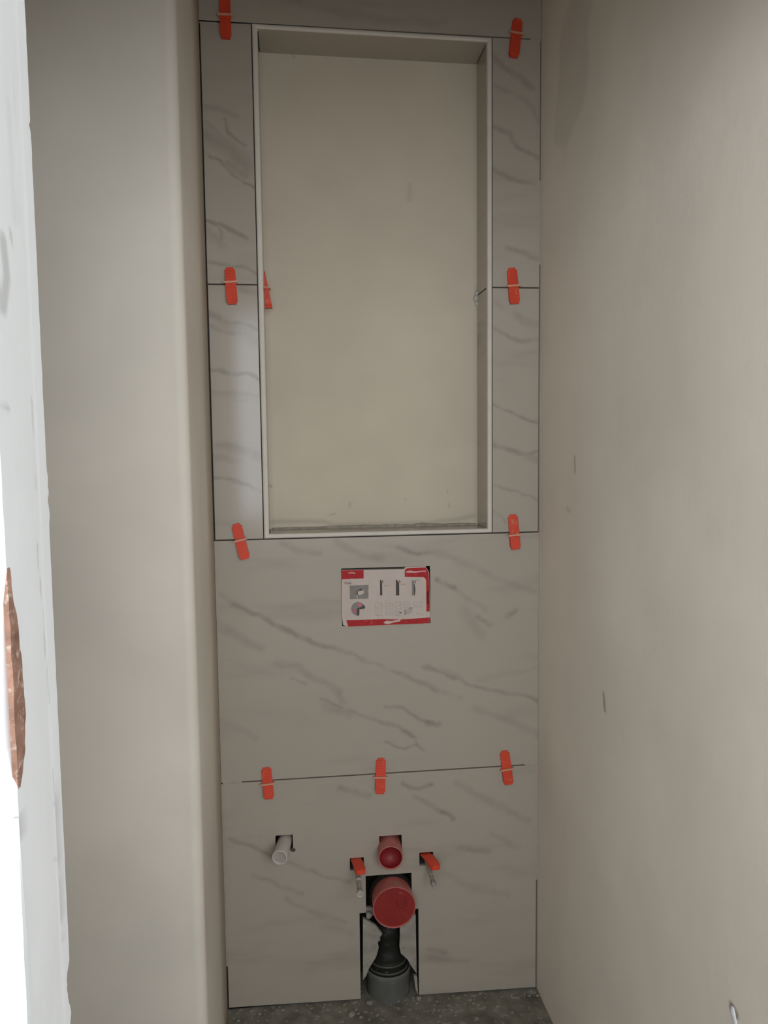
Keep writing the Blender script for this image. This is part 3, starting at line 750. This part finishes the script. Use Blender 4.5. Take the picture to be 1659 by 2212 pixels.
bm = bmesh.new(); prism(bm, [q2(*q) for q in ((894, 2108), (901, 2110), (903, 2148), (898, 2138))], 0.004, 0.014); obj('gypsum_piece', bm, M_inf, wall_back)
bm = bmesh.new(); prism(bm, [q2(*q) for q in ((791, 1960), (806, 1960), (808, 1976), (800, 1982), (790, 1968))], 0.004, 0.012); obj('gypsum_piece', bm, M_inf, wall_back)
p = at(797, 1977, -0.004)
bm = bmesh.new(); lump(bm, p, 0.0088, seed=3.3, squash=(1, .8, 1)); tag(obj('plaster_lump', bm, M_inf, smooth=True), 'pale plaster lump stuck at the lower left of the big red cap', 'plaster lump')

# white tube at the left
f = at(604, 1853, -0.070); bk = Vector((0.1490, 0.05, 0.4150)); b0 = Vector((0.1480, 0.0, 0.4290))
axis = (f-b0).normalized(); L = (f-b0).length; r = 0.0185
s = thing('conduit_tube', 'short white plastic tube sticking out of the left square hole', 'pipe', (b0.x, 0, b0.z-r))
bm = bmesh.new(); lathe(bm, b0-axis*0.04, axis, [(0, r*.92), (0.04, r*.95), (0.04+L-.001, r*1.02), (0.04+L, r), (0.04+L, r-.0035), (0.04+L-.004, r-.0042)], 40); obj('tube', bm, M_conduit, s, True)
bm = bmesh.new(); lathe(bm, b0-axis*0.04, axis, [(0.04+L-.0035, r-.0042), (0.04+L-.0045, .002)], 40, False, True); obj('plug', bm, simple('dusty_plug', (0.36, 0.32, 0.27), .6, .3, .15, 80), s, True)
bm = bmesh.new(); e = at(633, 1836, -0.0005); lump(bm, e, 0.0055, seed=8.0, squash=(1.2, .3, .8)); obj('adhesive_crumb', bm, M_adh, wall_back, True)

# fixing rods with orange wedges pushed in beside them
def rod(a0, tip, label, rr=0.0062, white=False):
    axis = (tip-a0).normalized(); L = (tip-a0).length
    s = thing('fixing_rod', label, 'rod', (a0.x, 0, a0.z-rr), 'fixing rods beside the red pipes')
    prof = []
    for k in range(int(L/0.0022)):
        prof.append((k*0.0022, rr*(1.0 if k % 2 else 0.86)))
    bm = bmesh.new(); lathe(bm, a0, axis, prof, 20, True, True); obj('thread', bm, M_rod, s, True)
    bm = bmesh.new()
    e = 0.016; R = rr*1.30
    lathe(bm, a0+axis*(L-e), axis, [(0, rr*.9), (0.001, R), (e-.001, R*1.03), (e, R), (e, R*.62), (e-.007, R*.55)], 24, False, True); obj('sleeve', bm, M_conduit if white else M_rod, s, True)
    if white:
        bm = bmesh.new(); lump(bm, a0+axis*(L*0.60), rr*1.35, seed=5.5, rough=.25); obj('plaster_splash', bm, M_conduit, s, True)
    return s
rod(Vector((0.3310, 0.03, 0.3560)), at(778, 1933, -0.118), 'white-splashed fixing rod left of the red cap, hole at its tip', 0.0060, True)
rod(Vector((0.5090, 0.03, 0.3590)), at(938, 1914, -0.085), 'dull fixing rod right of the red cap', 0.0052)
def shim(p0, p1, label, w=0.0265):
    """flat orange wedge lying on the rod, sticking out of the wall"""
    axis = (p1-p0).normalized(); side = axis.cross(Vector((0, 0, 1))).normalized(); upv = side.cross(axis).normalized()
    L = (p1-p0).length
    t = thing('orange_shim', label, 'tile wedge', p0)
    bm = bmesh.new(); rings = []
    for k in range(15):
        s_ = k/14; hw = w/2*(0.80 if k == 14 else (0.93 if k == 13 else 1.0)); th = 0.004+0.006*s_
        c0 = p0+axis*(L*s_)+upv*0.008+Vector((0, 0, -0.012*s_*s_))
        rings.append([c0-side*hw, c0+side*hw, c0+side*hw+upv*th*.8, c0+side*(hw-.003)+upv*th, c0-side*(hw-.003)+upv*th, c0-side*hw+upv*th*.8])
    loft(bm, rings)
    o = obj('wedge', bm, M_or, t)
    bm = bmesh.new(); q = p0+axis*(L*.97)+upv*0.010+Vector((0, 0, -0.012)); box(bm, q.x-w*.30, q.x+w*.30, q.y-.0016, q.y, q.z-.003, q.z+.004); obj('blunt_end', bm, M_or, t)
    return t
shim(at(768, 1862, 0.006), at(780, 1886, -0.064), 'orange wedge sticking out of the square hole left of the red sleeve')
shim(at(918, 1852, 0.006), at(943, 1876, -0.064), 'orange wedge sticking out of the square hole right of the red sleeve')

# ------------------------------------------------------------------ rubble on the floor
M_crumb = simple('plaster_crumb', (0.26, 0.235, 0.19), 0.95, 0.1, 0.25, 90)
bm = bmesh.new()
for k in range(150):
    x = random.uniform(0.01, 0.80); y = -abs(random.gauss(0, 0.05))-0.003
    if y < -0.25: continue
    rr = random.choice((0.0016, 0.0022, 0.003, 0.0042))
    z = jz((-0.001, -0.0155), x)+rr*0.3
    lump(bm, (x, y, z), rr, 6, 4, k*1.3, (1.2, 1, .7), .5)
o = obj('floor_rubble', bm, M_crumb); o['kind'] = 'stuff'; tag(o, 'pale plaster crumbs scattered along the foot of the tiles', 'rubble')
for k, (px, py, rr, lab) in enumerate(((760, 2195, .0085, 'large pale plaster crumb on the floor left of the grey socket'), (798, 2170, .007, 'pale plaster crumb on the floor against the left side of the grey socket'),
                                  (905, 2158, .007, 'pale plaster crumb on the floor at the right edge of the pipe slot'))):
    d = ray(px, py); t_ = (-0.009-CAM.z)/d.z; p = CAM+d*t_
    bm = bmesh.new(); lump(bm, (p.x, p.y, jz((-0.001, -0.0155), p.x)+rr*.4), rr, 9, 6, k*5.1, (1.2, 1, .75), .5); tag(obj('plaster_crumb', bm, M_crumb), lab, 'crumb', 'larger crumbs by the pipe')
